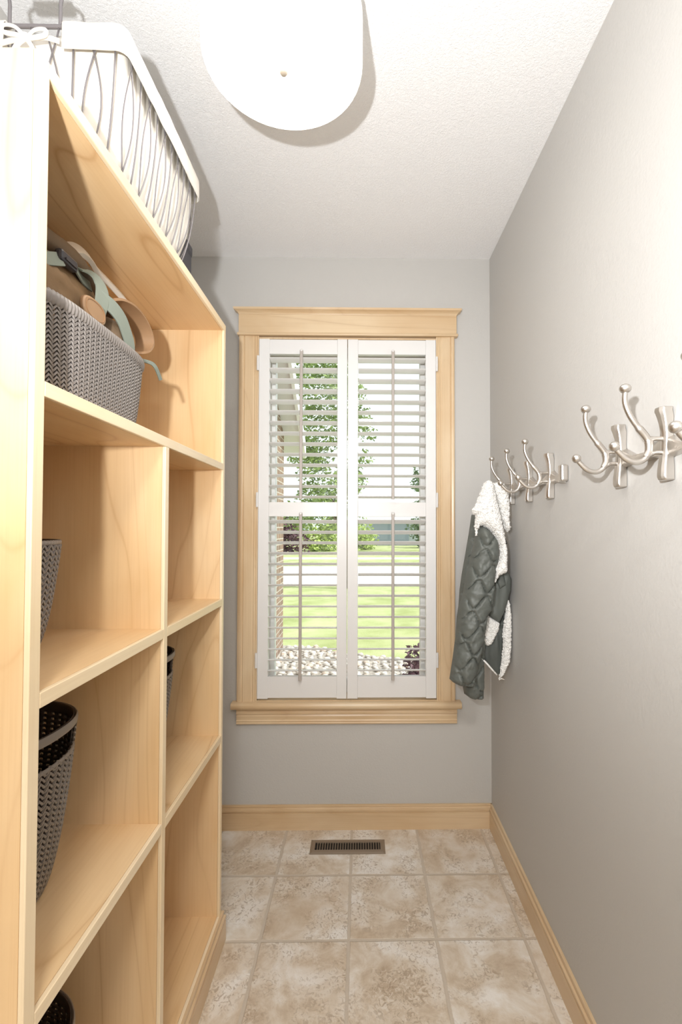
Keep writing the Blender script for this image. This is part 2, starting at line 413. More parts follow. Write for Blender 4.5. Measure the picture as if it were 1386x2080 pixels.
# ------------------------------------------------------------------ plantation shutters
def louver(x0, x1, yc, zc, tilt, ch=0.064, th=0.0088):
    m = MB(); pr = []
    n = 14
    for k in range(n):
        a = 2*PI*k/n; pr.append((ch/2*math.cos(a), th/2*math.sin(a)))
    ct, st = math.cos(tilt), math.sin(tilt)
    return m.extrude([(yc+u*ct-v*st, zc+u*st+v*ct) for u, v in pr], 'X', x0, x1)
def shutter(x0, x1, s_in, side, tilts, rod_x, label):
    t = thing('shutter', ((x0+x1)/2, 2.262, 0.62), label, 'window shutter', 'hinged shutter panels in the window')
    Y0, Y1 = 2.252, 2.280
    a0, a1 = s_in
    MB().box(x0, a0, Y0, Y1, 0.618, 2.334).build('stile', white_paint, t, bevel=.002)
    MB().box(a1, x1, Y0, Y1, 0.618, 2.334).build('stile', white_paint, t, bevel=.002)
    for nm, z0, z1 in (('bottom_rail', .622, .722), ('middle_rail', 1.481, 1.549), ('top_rail', 2.262, 2.332)):
        MB().box(a0, a1, Y0+.002, Y1-.002, z0, z1).build(nm, white_paint, t, bevel=.0012)
    yc = 2.268
    for (z0, z1, n), tl in zip(((1.549, 2.262, 14), (.722, 1.481, 15)), tilts):
        p = (z1-z0)/n
        for k in range(n):
            louver(a0+.0015, a1-.0015, yc, z0+p*(k+.5), math.radians(tl)+random.uniform(-.01, .01)).build('louver', slat_lit_paint, t, True, sharp=60)
    for z0, z1 in ((1.562, 2.268), (.712, 1.494)):
        yr = 2.229
        r = MB(); r.extrude([(rod_x+u, yr+v) for u, v in ((-.007, -.004), (-.004, -.006), (.004, -.006), (.007, -.004), (.007, .005), (-.007, .005))], 'Z', z0, z1)
        rod = r.build('tilt_rod', rod_paint, t)
        MB().tube([(rod_x, yr, z1-.004), (rod_x, yr, z1+.004), (rod_x, yr, z1+.008)], [.0075, .0075, .004], 10).build('rod_cap', white_paint, rod)
    hx = x0-.004 if side < 0 else x1+.004
    for z in (.80, 1.56, 2.215):
        MB().tube([(hx, 2.247, z-.035), (hx, 2.247, z+.035)], .0055, 8).build('hinge', hinge_m, t)
    return t
shutter(-.489, -.0655, (-.438, -.113), -1, (-5.5, -12.5), -.283, 'left white louvered shutter panel with its slats showing tree and lawn')
shutter(-.0625, .3615, (-.013, .312), 1, (-4, -16), .153, 'right white louvered shutter panel nearest the hanging jacket')

# ------------------------------------------------------------------ cubby shelf unit
XC, XBK = -0.478, -0.905
YN, YNi, YD, YF, ZT = 0.692, 0.716, 1.181, 1.661, 2.141
PT = 0.0235
Z1, Z2, Z3, ZB = 1.651, 1.182, 0.7147, 0.105
shelf = thing('cubby_shelf', (-0.69, 1.18, 0), 'tall maple plywood cubby shelf along the left wall', 'shelf unit')
EB = 0.009
def panel(name, y0, y1, z0, z1, vertical):
    m = wood_z if vertical else wood_y
    p = MB().box(XBK+.006, XC-EB, y0, y1, z0, z1).build(name, m, shelf)
    MB().box(XC-EB, XC, y0, y1, z0, z1).build('edge_band', edge_z if vertical else edge_y, p, bevel=.0015)
    return p
panel('side_panel', YN, YNi, 0.0, ZT, True)
panel('side_panel', YF-.020, YF, 0.0, ZT, True)
panel('top_panel', YNi, YF-.020, ZT-PT, ZT, False)
panel('shelf', YNi, YF-.020, Z1-PT, Z1, False)
panel('divider', YD-.0215, YD, ZB, Z1-PT, True)
for z in (Z2, Z3):
    panel('shelf', YNi, YD-.0215, z-PT, z, False)
    panel('shelf', YD, YF-.020, z-PT, z, False)
panel('bottom_panel', YNi, YF-.020, ZB-.022, ZB, False)
MB().box(XBK, XBK+.006, YN, YF, 0, ZT).build('back_panel', wood_z, shelf)
CB = [(0, 0), (0.013, 0), (0.013, 0.068), (0.008, 0.070), (0.008, 0.074), (0.0135, 0.077), (0.0135, 0.085), (0.0075, 0.0885), (0.0055, 0.094), (0.0085, 0.098), (0.0075, 0.104), (0, 0.104)]
def base_trim():
    m = MB(); vs = []; n = len(CB)
    for u, z in CB: vs.append((XC+u, YN, z))
    for u, z in CB: vs.append((XC+u, YF+u, z))
    for u, z in CB: vs.append((XBK, YF+u, z))
    fs = [(r*n+k, r*n+(k+1) % n, (r+1)*n+(k+1) % n, (r+1)*n+k) for r in range(2) for k in range(n)]
    fs += [tuple(range(n-1, -1, -1)), tuple(2*n+k for k in range(n))]
    return m.add(vs, fs)
base_trim().build('base_trim', trim_y, shelf, True, sharp=30)

# ------------------------------------------------------------------ ceiling light
LC = (-0.190, 1.130); LZ = 2.560; LR = 0.192
lt = thing('ceiling_light', (LC[0], LC[1], LZ), 'round white drum ceiling light with opal diffuser, switched on', 'ceiling light')
MB().lathe([(LR-.002, 2.0e-3), (LR, 0), (LR+.001, .004), (LR+.001, .118), (LR-.001, .118), (LR-.001, .006)], (LC[0], LC[1], LZ)).build('drum_shade', shade_m, lt, True, sharp=50)
MB().lathe([(0.0005, -.010), (.05, -.0095), (.10, -.007), (.15, -.003), (LR-.003, .003), (LR-.003, .007), (.0005, .006)], (LC[0], LC[1], LZ)).build('diffuser', diff_m, lt, True)
MB().lathe([(0.0005, -.027), (.007, -.026), (.0105, -.021), (.0105, -.015), (.006, -.012), (.006, -.008), (.0005, -.008)], (LC[0], LC[1], LZ), 20).build('finial', finial_m, lt, True)
MB().lathe([(0.0005, .012), (LR-.004, .012), (LR-.004, .110), (0.0005, .114)], (LC[0], LC[1], LZ)).build('light_stop_pan', plain('white_light_stop', lin(235, 233, 228), .6), lt, True, sharp=40)  # unseen pan added to keep diffuser light off the ceiling
MB().lathe([(0.0005, 0), (.065, 0), (.065, -.02), (.012, -.026), (.012, -.17), (.0005, -.17)], (LC[0], LC[1], H), 32).build('canopy', finial_m, lt, True, sharp=40)

# ------------------------------------------------------------------ woven baskets
def superell(a, b, e, ang):
    c, s = math.cos(ang), math.sin(ang)
    return (a*math.copysign(abs(c)**(2/e), c), b*math.copysign(abs(s)**(2/e), s))
def ring_pts(a, b, e, n):
    # even spacing by arc length
    raw = [Vector((*superell(a, b, e, 2*PI*k/720), 0)) for k in range(720)]
    L = [0]
    for k in range(720): L.append(L[-1]+(raw[(k+1) % 720]-raw[k]).length)
    out = []; j = 0
    for i in range(n):
        d = L[-1]*i/n
        while L[j+1] < d: j += 1
        f = (d-L[j])/max(1e-9, L[j+1]-L[j]); out.append(raw[j].lerp(raw[(j+1) % 720], f))
    return out, L[-1]
def basket(loc, top, bot, e, h, mats, label, group, ncol, nrow, slot=None, rim_h=0.016, ribs=True):
    wm, im = mats
    t = thing('woven_basket', loc, label, 'basket', group)
    nu = ncol; Lx = Vector(loc)
    def surf(i, v, out=0.0):
        # i column (float), v height 0..1, swelling sides
        v = max(v, 0.004); q = v**0.45
        a = bot[0]+(top[0]-bot[0])*q; b = bot[1]+(top[1]-bot[1])*q
        i0 = int(math.floor(i)) % nu; f = i-math.floor(i)
        p0, p1 = unit[i0], unit[(i0+1) % nu]
        x = (p0.x*(1-f)+p1.x*f); y = (p0.y*(1-f)+p1.y*f)
        n = Vector((x/a if a else 0, y/b if b else 0, 0)); n.normalize()
        return Vector((x*a/top[0], y*b/top[1], v*h))+n*out
    unit, per = ring_pts(top[0], top[1], e, nu)
    def in_slot(i, v):
        if not slot: return False
        c = surf(i % nu, 1.0); ang = math.atan2(c.y, c.x)
        return any(abs((ang-s+PI) % (2*PI)-PI) < slot['half'] and slot['v0'] < v < slot['v1'] for s in slot['at'])
    # inner wall
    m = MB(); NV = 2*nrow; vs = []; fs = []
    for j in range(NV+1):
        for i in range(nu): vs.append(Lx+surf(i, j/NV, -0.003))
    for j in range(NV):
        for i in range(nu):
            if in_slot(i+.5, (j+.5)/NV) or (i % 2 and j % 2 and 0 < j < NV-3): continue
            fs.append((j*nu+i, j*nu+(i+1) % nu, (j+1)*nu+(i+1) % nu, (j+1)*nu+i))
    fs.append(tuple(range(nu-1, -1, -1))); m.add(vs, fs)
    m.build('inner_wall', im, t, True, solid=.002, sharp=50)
    # woven strands: slanted plaits, alternate columns lean opposite ways
    m = MB(); v1 = 1-rim_h/h*0.9
    for i in range(nu):
        sgn = 1 if i % 2 else -1
        for j in range(nrow):
            vc = (j+.5)/nrow*v1; dv = 0.72/nrow*v1
            if in_slot(i+.5, vc): continue
            pts = [surf(i+.5-sgn*.62, vc-dv, .0005), surf(i+.5-sgn*.25, vc-dv*.4, .0032), surf(i+.5+sgn*.25, vc+dv*.4, .0032), surf(i+.5+sgn*.62, min(vc+dv, v1), .0005)]
            r = per/nu*0.26
            m.tube([Lx+p for p in pts], [r*.7, r, r, r*.7], 4, caps=False)
    m.build('weave', wm, t, True, sharp=60)
    # rim: flat band wrapped with fine ribs
    m = MB(); nr = nu*4; pts = []; rad = []
    for k in range(nr):
        p = surf(k/4, 1.0, 0.0015); pts.append(Lx+Vector((p.x, p.y, h-rim_h*.5)))
        rad.append(1.0 if not ribs else (1.0 if k % 4 in (0, 1) else 0.80))
    m.tube(pts, [q*rim_h*.5 for q in rad], 8, closed=True, ell=(1.0, 0.5), up=(0, 0, 1))
    m.build('rim', wm, t, True, sharp=50)
    if slot:
        for s in slot['at']:
            m = MB(); ii = [k for k in range(nu*2) if in_slot(k/2, (slot['v0']+slot['v1'])/2)]
            c0 = [k for k in range(nu*2) if abs((math.atan2(surf(k/2 % nu, 1).y, surf(k/2 % nu, 1).x)-s+PI) % (2*PI)-PI) < slot['half']*1.12]
            # order along the arc
            c0.sort(key=lambda k: (math.atan2(surf(k/2 % nu, 1).y, surf(k/2 % nu, 1).x)-s+PI) % (2*PI))
            m.tube([Lx+surf(k/2 % nu, (slot['v1']+1)/2, .003) for k in c0], h*(1-slot['v1'])*.55, 8, ell=(1.0, 0.3), up=(0, 0, 1))
            m.build('handle', wm, t, True, sharp=50)
            MB().tube([Lx+surf(k/2 % nu, slot['v0']-.006, .002) for k in c0], .0042, 8, ell=(1.0, .8), up=(0, 0, 1)).build('handle_lip', wm, t, True, sharp=50)
    return t
gm = (bask_g, bask_gi); tm = (bask_t, bask_ti)
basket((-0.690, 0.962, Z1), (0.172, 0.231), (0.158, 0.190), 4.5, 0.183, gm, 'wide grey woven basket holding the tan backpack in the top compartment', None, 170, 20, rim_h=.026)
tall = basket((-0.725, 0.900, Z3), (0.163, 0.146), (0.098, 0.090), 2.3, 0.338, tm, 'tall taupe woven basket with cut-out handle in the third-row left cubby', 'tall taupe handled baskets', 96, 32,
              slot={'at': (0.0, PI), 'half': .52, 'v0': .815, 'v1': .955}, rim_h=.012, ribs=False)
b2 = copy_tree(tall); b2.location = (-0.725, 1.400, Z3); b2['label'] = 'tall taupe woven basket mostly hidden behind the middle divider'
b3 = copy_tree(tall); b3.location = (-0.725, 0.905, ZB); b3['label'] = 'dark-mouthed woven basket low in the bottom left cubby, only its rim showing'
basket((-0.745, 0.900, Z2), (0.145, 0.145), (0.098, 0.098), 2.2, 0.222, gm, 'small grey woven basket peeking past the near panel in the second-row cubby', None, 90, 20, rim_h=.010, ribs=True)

# ------------------------------------------------------------------ backpack in the wide basket
def blob(c, r, seed, amp=.012, fr=9, n=40, m=24, pw=0.75):
    b = MB(); vs = []; fs = []
    for i in range(m+1):
        tt = min(PI*i/m, PI-1e-7)
        for k in range(n):
            a = 2*PI*k/n
            d = Vector((math.copysign(abs(math.sin(tt)*math.cos(a))**pw, math.cos(a)), math.copysign(abs(math.sin(tt)*math.sin(a))**pw, math.sin(a)), math.copysign(abs(math.cos(tt))**pw, math.cos(tt))))
            p = Vector(c)+Vector((d.x*r[0], d.y*r[1], d.z*r[2]))
            q = noise.noise(p*fr+Vector((seed, 0, 0)))*amp + abs(noise.noise(p*fr*2.3+Vector((0, seed, 0))))*amp*.9
            dd = Vector((d.x*r[0], d.y*r[1], d.z*r[2])).normalized()
            vs.append(p+dd*q)
    for i in range(m):
        for k in range(n): fs.append((i*n+k, (i+1)*n+k, (i+1)*n+(k+1) % n, i*n+(k+1) % n))
    return b.add(vs, fs)
bag = thing('backpack', (-0.69, 0.98, 1.66), 'tan canvas backpack with sage and leather straps stuffed in the grey basket', 'backpack')
blob((-0.705, 0.990, 1.865), (.110, .185, .150), 3).build('bag_body', canvas, bag, True)
blob((-0.625, 0.945, 1.896), (.042, .088, .046), 8, .012, 14).build('front_pocket', canvas, bag, True)
blob((-0.685, 0.990, 1.998), (.085, .140, .030), 12, .010, 12).build('top_flap', canvas_d, bag, True)
blob((-0.625, 1.130, 1.880), (.055, .060, .045), 21, .012, 14).build('side_pocket', canvas_d, bag, True)
MB().ribbon([(-.63, .95, 1.985), (-.622, .998, 2.018), (-.62, 1.03, 2.036), (-.62, 1.065, 2.040), (-.62, 1.099, 2.030), (-.62, 1.156, 2.028), (-.615, 1.208, 2.020), (-.605, 1.218, 2.004)], (0.55, -.35, -.7), .036, .010).build('shoulder_strap', pad_m, bag, True, sharp=60)
MB().ribbon([(-.70, 1.10, 2.025), (-.70, 1.16, 2.050), (-.70, 1.22, 2.055), (-.69, 1.27, 2.035), (-.68, 1.29, 2.000)], (0.8, .1, -.5), .075, .012).build('shoulder_strap', canvas_d, bag, True, sharp=60)
MB().ribbon([(-.61, .86, 1.925), (-.596, .89, 1.938), (-.59, .925, 1.956)], (.3, 0, -1), .026, .003).build('webbing_strap', sage, bag, True, sharp=60)
bk = MB(); bk.box(-.600, -.583, .916, .972, 1.952, 1.976); bk = bk.build('buckle', buckle_m, bag, bevel=.006)
MB().box(-.584, -.580, .926, .962, 1.957, 1.961).build('buckle_bar', buckle_m, bk)
MB().ribbon([(-.594, .968, 1.972), (-.597, .99, 1.966), (-.60, 1.012, 1.962), (-.60, 1.043, 1.962)], (.3, 0, -1), .024, .003).build('webbing_strap', sage, bag, True, sharp=60)
MB().ribbon([(-.60, .995, 1.978), (-.585, 1.025, 1.977), (-.575, 1.042, 1.960), (-.57, 1.034, 1.925), (-.572, 1.026, 1.89)], (0.1, 1, .25), .038, .003).build('webbing_strap', sage, bag, True, sharp=60)
MB().ribbon([(-.575, 1.030, 1.935), (-.566, 1.068, 1.930), (-.562, 1.101, 1.918), (-.562, 1.124, 1.900), (-.564, 1.150, 1.872), (-.57, 1.16, 1.84)], (0.2, .75, .6), .034, .003).build('webbing_strap', sage, bag, True, sharp=60)
tb = MB(); tb.tube([(-.562, .978, 1.855), (-.556, .978, 1.875), (-.550, .980, 1.8815)], [.02, .02, .019], 4)
tb = MB(); pr = []
for k in range(28):
    a = 2*PI*k/28; pr.append((.990+.042*math.copysign(abs(math.cos(a))**.8, math.cos(a)), 1.884+.024*math.copysign(abs(math.sin(a))**.8, math.sin(a))))
tb.extrude(pr, 'X', -.568, -.558)
tabo = tb.build('leather_tab', leather, bag, True, bevel=.003, sharp=40)
MB().tube([(-.5575, .990+(y-.990)*.8, 1.884+(z-1.884)*.76) for y, z in pr], .0008, 5, closed=True).build('stitching', plain('tan_thread', lin(150, 112, 78), .8), tabo)
MB().ribbon([(-.62, 1.10, 1.955), (-.605, 1.145, 1.980), (-.60, 1.20, 1.990), (-.60, 1.255, 1.985), (-.60, 1.295, 1.965), (-.60, 1.308, 1.935), (-.605, 1.285, 1.905), (-.62, 1.24, 1.885)], (1, 0, .12), .050, .006).build('leather_handle', leather, bag, True, sharp=60)
MB().ribbon([(-.57, 1.175, 1.850), (-.535, 1.192, 1.846), (-.524, 1.198, 1.838), (-.519, 1.206, 1.824), (-.516, 1.215, 1.808)], (.3, .3, .8), .009, .0025).build('strap_tail', plain('dark_sage_webbing', lin(104, 110, 100), .75), bag, True, sharp=60)

# ------------------------------------------------------------------ wire basket with cloth liner on top of the shelf
WX0, WX1, WY0, WY1, WZ0, WZ1 = -0.862, -0.504, 0.985, 1.440, ZT+.004, 2.488
wb = thing('wire_basket', ((WX0+WX1)/2, (WY0+WY1)/2, ZT), 'grey wire basket with tied white cloth liner on top of the shelf unit', 'basket')
def rr(x0, x1, y0, y1, z, r=.022, k=6):
    out = []
    for cx, cy, a0 in ((x1-r, y1-r, 0), (x0+r, y1-r, PI/2), (x0+r, y0+r, PI), (x1-r, y0+r, 1.5*PI)):
        for j in range(k+1): out.append(Vector((cx+r*math.cos(a0+PI/2*j/k), cy+r*math.sin(a0+PI/2*j/k), z)))
    return out
BI = 0.035
rim = rr(WX0, WX1, WY0, WY1, WZ1); botr = rr(WX0+BI, WX1-BI*.8, WY0+BI*.5, WY1-BI*2.3, WZ0)
def along(loop, d):
    n = len(loop); L = 0; seg = []
    for i in range(n): seg.append((loop[(i+1) % n]-loop[i]).length)
    T = sum(seg); d = (d % 1.0)*T
    for i in range(n):
        if d <= seg[i]: return loop[i].lerp(loop[(i+1) % n], d/seg[i])
        d -= seg[i]
    return loop[0].copy()
def wpt(s, t):   # t 0 = rim, 1 = bottom; sides belly out a little before they tuck in
    a = along(rim, s); b = along(botr, s); q = t**2.2
    p = a.lerp(b, q); p.z = a.z+(b.z-a.z)*t; return p
m = MB(); NP = 18
for k in range(NP):
    s0 = k/NP
    m.tube([wpt(s0, t/12) for t in range(13)], .0021, 6)
    c = (k+.5)/NP; wv = .23/NP
    for sg in (-1, 1):
        m.tube([wpt(c+sg*wv*math.sin(PI*(t/16*1.5-.25)), t/16) for t in range(17)], .0018, 6)
m.build('wire_cage', wire_m, wb, True)
MB().tube(rim, .0042, 8, closed=True).build('rim_wire', wire_m, wb, True)
MB().tube(botr, .0035, 8, closed=True).build('bottom_wire', wire_m, wb, True)
def bail(y, nm):
    xc = (WX0+WX1)/2-.008; hw = .053
    MB().tube(smooth([(xc-hw, y, WZ1), (xc-hw, y, WZ1+.045), (xc-hw+.004, y, WZ1+.085), (xc+hw-.004, y, WZ1+.085), (xc+hw, y, WZ1+.045), (xc+hw, y, WZ1)], 4), .0035, 8).build(nm, wire_m, wb, True)
    MB().tube([(xc-.04, y, WZ1+.087), (xc+.04, y, WZ1+.087)], .011, 12).build('grip', wire_m, wb, True)
bail(WY0, 'handle'); bail(WY1, 'handle')
# liner
def wall_pt(s, t, off):
    p = wpt(s, t); c = Vector(((WX0+WX1)/2, (WY0+WY1)/2, p.z)); d = (p-c); d.z = 0
    nn = Vector((d.x/(WX1-WX0), d.y/(WY1-WY0), 0)).normalized(); return p+nn*off
m = MB(); nu, nv = 200, 18; vs = []; fs = []
for j in range(nv+1):
    for i in range(nu):
        s = i/nu; wv = noise.noise(Vector((s*30, j*.25, 1)))*.004+noise.noise(Vector((s*75, j*.12, 4)))*.003
        vs.append(wall_pt(s, .02+j/nv*.965, -.013+wv))
for j in range(nv):
    for i in range(nu): fs.append((j*nu+i, j*nu+(i+1) % nu, (j+1)*nu+(i+1) % nu, (j+1)*nu+i))
fs.append(tuple(nv*nu+i for i in range(nu)))
m.add(vs, fs); m.build('cloth_liner', liner_m, wb, True, solid=.0015)
# turned-over band, split at the two short sides where the handles rise
def sparam(x, y):
    best = min(range(2000), key=lambda k: (along(rim, k/2000)-Vector((x, y, WZ1))).length); return best/2000
xc = (WX0+WX1)/2
sA = sparam(xc-.008+.060, WY0); sB = sparam(xc-.008-.056, WY0); sC = sparam(xc+.052, WY1); sD = sparam(xc-.068, WY1)
def band(s0, s1):
    m = MB(); n = 90; prof = [(.012, -.006), (-.004, -.008), (-.013, -.002), (-.012, .005), (0.0, .009), (.05, .010), (.10, .0105), (.165, .011)]
    if s1 < s0: s1 += 1
    vs = []; fs = []; q = len(prof)
    for i in range(n+1):
        s = s0+(s1-s0)*i/n
        for tt, off in prof:
            p = wall_pt(s % 1, max(tt, 0), off+noise.noise(Vector((s*40, tt*8, 2)))*.0025)
            if tt < 0: p.z -= tt*.5
            vs.append(p)
    for i in range(n):
        for k in range(q-1): fs.append((i*q+k, i*q+k+1, (i+1)*q+k+1, (i+1)*q+k))
    return m.add(vs, fs)
band(sA, sC).build('liner_cuff', liner_m, wb, True, solid=.002)
band(sD, sB).build('liner_cuff', liner_m, wb, True, solid=.002)
tx = xc-.010; ty = WY0-.016; tz = WZ1-.050
def tie(pts, r, nm): MB().tube(smooth(pts, 6), r, 8, ell=(1, .6)).build(nm, liner_m, wb, True)
m = MB()
for pts, r in (([(tx+.062, ty+.004, tz+.006), (tx+.035, ty-.002, tz+.008), (tx, ty-.006, tz)], .006), ([(tx-.060, ty+.004, tz), (tx-.03, ty-.002, tz+.001), (tx, ty-.006, tz)], .006),
               ([(tx, ty-.006, tz), (tx+.020, ty-.012, tz+.012), (tx+.042, ty-.012, tz+.014), (tx+.040, ty-.010, tz+.004), (tx+.015, ty-.010, tz-.002), (tx, ty-.008, tz)], .0042),
               ([(tx, ty-.006, tz), (tx-.018, ty-.012, tz+.018), (tx-.042, ty-.012, tz+.022), (tx-.044, ty-.010, tz+.010), (tx-.018, ty-.010, tz+.004), (tx, ty-.008, tz)], .0042),
               ([(tx, ty-.008, tz), (tx-.016, ty-.012, tz-.022), (tx-.034, ty-.006, tz-.052)], .0052), ([(tx, ty-.008, tz), (tx+.014, ty-.010, tz-.020), (tx+.024, ty-.004, tz-.050)], .0048)):
    m.tube(smooth(pts, 6), r, 8, ell=(1, .6))
m.ball((tx, ty-.009, tz), .010, sc3=(1.1, .8, .9))
m.build('tie_bow', liner_m, wb, True)

bx = thing('storage_box', (-.66, 1.56, ZT), 'charcoal grey box behind the wire basket at the far end of the shelf top', 'box')
MB().box(-.80, -.591, 1.475, 1.640, ZT, ZT+.235).build('box_body', box_m, bx, bevel=.010)
MB().box(-.803, -.588, 1.472, 1.643, ZT+.225, ZT+.268).build('lid', box_m, bx, bevel=.012)

# ------------------------------------------------------------------ coat racks on the right wall
def hook_rack(plates, tab_y, zc, label):
    t = thing('coat_rack', (XR, sum(plates)/len(plates), zc), label, 'coat rack', 'triple-hook coat racks on the right wall')
    W = lambda u, y, z: (XR-u, y, zc+z)
    # web bar that links the plates
    m = MB(); ys = []
    order = sorted(plates); y0, y1 = tab_y, order[-1]
    n = 80; ring = []
    for i in range(n+1):
        y = y0+(y1-y0)*i/n
        d = min(abs(y-p) for p in order); hh = .026-.016*min(1, d/.05) if y > order[0]-.05 else .010
        if y < order[0]-.045: hh = .010+.008*min(1, (order[0]-.045-y)/.03)
        zz = -.004-.010*min(1, d/.06)
        dep = .013 if y > order[0]-.06 else .011
        ring.append([W(.001, y, zz-hh), W(.001+dep, y, zz-hh*.75), W(.003+dep, y, zz), W(.001+dep, y, zz+hh*.75), W(.001, y, zz+hh)])
    vs = [v for r in ring for v in r]; fs = [(i*5+k, i*5+(k+1) % 5, (i+1)*5+(k+1) % 5, (i+1)*5+k) for i in range(n) for k in range(5)]
    fs += [(4, 3, 2, 1, 0), tuple(n*5+k for k in range(5))]
    m.add(vs, fs); m.build('mounting_bar', nickel, t, True, sharp=50)
    m = MB(); m.box(XR-.024, XR-.001, tab_y-.018, tab_y+.010, zc-.028, zc+.024); m.build('end_tab', nickel, t, bevel=.006)
    for p in plates:
        # upright plate: S-curved block, flared at head and foot
        prof = []
        zs = [-.074, -.066, -.05, -.03, -.012, .005, .022, .04, .055, .066, .074]
        fr = [.023, .026, .025, .022, .020, .019, .019, .021, .025, .029, .028]
        hw = [.0125, .013, .0125, .0115, .011, .0115, .011, .0115, .013, .0145, .014]
        vs = []
        for z, f_, q in zip(zs, fr, hw):
            b_ = max(.001, f_-.0245) if abs(z) > .06 else .001
            vs += [W(b_, p-q, z), W(f_*.8, p-q, z), W(f_, p-q*.5, z), W(f_, p+q*.5, z), W(f_*.8, p+q, z), W(b_, p+q, z)]
        fs = [(i*6+k, i*6+(k+1) % 6, (i+1)*6+(k+1) % 6, (i+1)*6+k) for i in range(len(zs)-1) for k in range(6)]
        fs += [tuple(range(5, -1, -1)), tuple((len(zs)-1)*6+k for k in range(6))]
        MB().add(vs, fs).build('back_plate', nickel, t, True, bevel=.002, sharp=35)
        # wishbone hook: tall upper prong, short lower prong, two bars to the plate
        hk = MB()
        P3 = lambda l: smooth([W(u, p, z) for u, z in l], 6)
        upr = [(.0925, .106), (.094, .090), (.091, .074), (.082, .054), (.068, .034), (.053, .016), (.046, .002), (.046, -.014), (.052, -.028)]
        k_ = len(smooth([(0, 0, 0)]*len(upr), 6))
        hk.tube(P3(upr), [.0052+.0022*math.sin(PI*i/(k_-1))*(1 if i > k_*.5 else .3)+(.0016 if i > k_*.7 else 0) for i in range(k_)], 10)
        low = [(.114, -.010), (.103, -.022), (.090, -.033), (.074, -.038), (.060, -.035), (.048, -.024), (.044, -.012)]
        hk.tube(P3(low), .0058, 10)
        for z, zz in ((.010, .010), (-.020, -.018)):
            hk.tube(P3([(.049, z-.004), (.036, zz), (.012, zz)]), [.0062]*6+[.0046]*7, 10)
        hk = hk.build('hook', nickel, t, True)
        MB().ball(W(.0925, p, .112), .0105, sc3=(1.1, 1.1, .95)).build('ball_tip', nickel, hk, True)
        MB().ball(W(.116, p, -.006), .0105, sc3=(1, 1.1, 1)).build('ball_tip', nickel, hk, True)
    return t
hook_rack([1.918, 1.720, 1.528], 1.428, 1.598, 'far silver coat rack beside the window, with the jacket on its last hook')
hook_rack([1.111, .943, .758], .66, 1.600, 'near silver coat rack cut off by the right edge of the photo')
sr = MB(); sr.lathe([(.0005, 0), (.004, 0), (.0035, .0), (.0005, .0)], (0, 0, 0), 10)
tag(MB().ball((XR-.001, 1.205, 1.590), .0045, sc3=(.6, 1, 1)).build('wall_screw', nickel, None, True), 'small screw head in the right wall behind the near coat rack', 'screw')

# ------------------------------------------------------------------ jacket
def poly_dist(p, poly):
    best = 9
    for i in range(len(poly)):
        a = poly[i]; b = poly[(i+1) % len(poly)]; ab = b-a; l = ab.length_squared
        q = a if l == 0 else a+ab*max(0, min(1, (p-a).dot(ab)/l)); best = min(best, (p-q).length)
    return best
def inside(p, poly):
    c = False; n = len(poly)
    for i in range(n):
        a, b = poly[i], poly[(i+1) % n]
        if (a.y > p.y) != (b.y > p.y) and p.x < (b.x-a.x)*(p.y-a.y)/(b.y-a.y)+a.x: c = not c
    return c
def pillow(outline, y, front, back, width, step=.006, disp=None, jag=0, lean=None, seed=0):
    """puffed cloth panel: outline in (x, z), thickest towards -Y"""
    src = [Vector(p) for p in outline]; ol = []
    for i in range(len(src)):
        a, b = src[i], src[(i+1) % len(src)]; k = max(1, int((b-a).length/step))
        for j in range(k): ol.append(a.lerp(b, j/k))
    if jag:
        ol = [p+Vector((noise.noise(Vector((p.x*160, p.y*160, seed)))*jag, noise.noise(Vector((p.x*160, p.y*160, seed+9)))*jag)) for p in ol]
    pts = list(ol); xs = [p.x for p in ol]; zs = [p.y for p in ol]
    rnd = random.Random(seed); x = min(xs)
    while x < max(xs):
        z = min(zs)
        while z < max(zs):
            p = Vector((x+rnd.uniform(-.2, .2)*step, z+rnd.uniform(-.2, .2)*step))
            if inside(p, ol) and poly_dist(p, ol) > step*.55: pts.append(p)
            z += step
        x += step
    n0 = len(ol)
    r = delaunay_2d_cdt(pts, [(i, (i+1) % n0) for i in range(n0)], [], 1, 1e-6)
    V2, F = r[0], r[2]; m = MB(); vs = []
    dist = [poly_dist(Vector(v), ol) for v in V2]
    def prof(d):
        q = min(1, d/width); return math.sqrt(max(0, 1-(1-q)**2))
    ly = (lambda p: 0) if lean is None else lean
    for v, d in zip(V2, dist):
        e = prof(d); dd = disp(v.x, v.y)*min(1, d/.008) if disp else 0
        vs.append((v.x, y+ly(v)-front*e-dd, v.y))
    for v, d in zip(V2, dist): vs.append((v.x, y+ly(v)+.003+back*prof(d), v.y))
    n = len(V2); fs = [tuple(f) for f in F]+[tuple(n+i for i in reversed(f)) for f in F]
    cnt = {}
    for f in F:
        for i in range(len(f)):
            e = (f[i], f[(i+1) % len(f)]); cnt[tuple(sorted(e))] = cnt.get(tuple(sorted(e)), 0)+1
    for f in F:
        for i in range(len(f)):
            e = (f[i], f[(i+1) % len(f)])
            if cnt[tuple(sorted(e))] == 1: fs.append((e[1], e[0], n+e[0], n+e[1]))
    return m.add(vs, fs)
def quilt(axis_x0, slope, L=.088, p=.060, a=.024, h=.016):
    def f(x, z):
        u = x-(axis_x0+slope*(z-.8)); d = 9
        k0 = int(math.floor(z/p))
        for k in range(k0-1, k0+3):
            zc = k*p+(a if k % 2 else -a)*math.cos(2*PI*u/L)
            d = min(d, abs(z-zc))
        puff = 1-math.exp(-(d/.0065)**1.2)
        return h*puff+.006*noise.noise(Vector((x*38, z*38, 1)))+.006*abs(noise.noise(Vector((x*95, z*60, 5))))
    return f
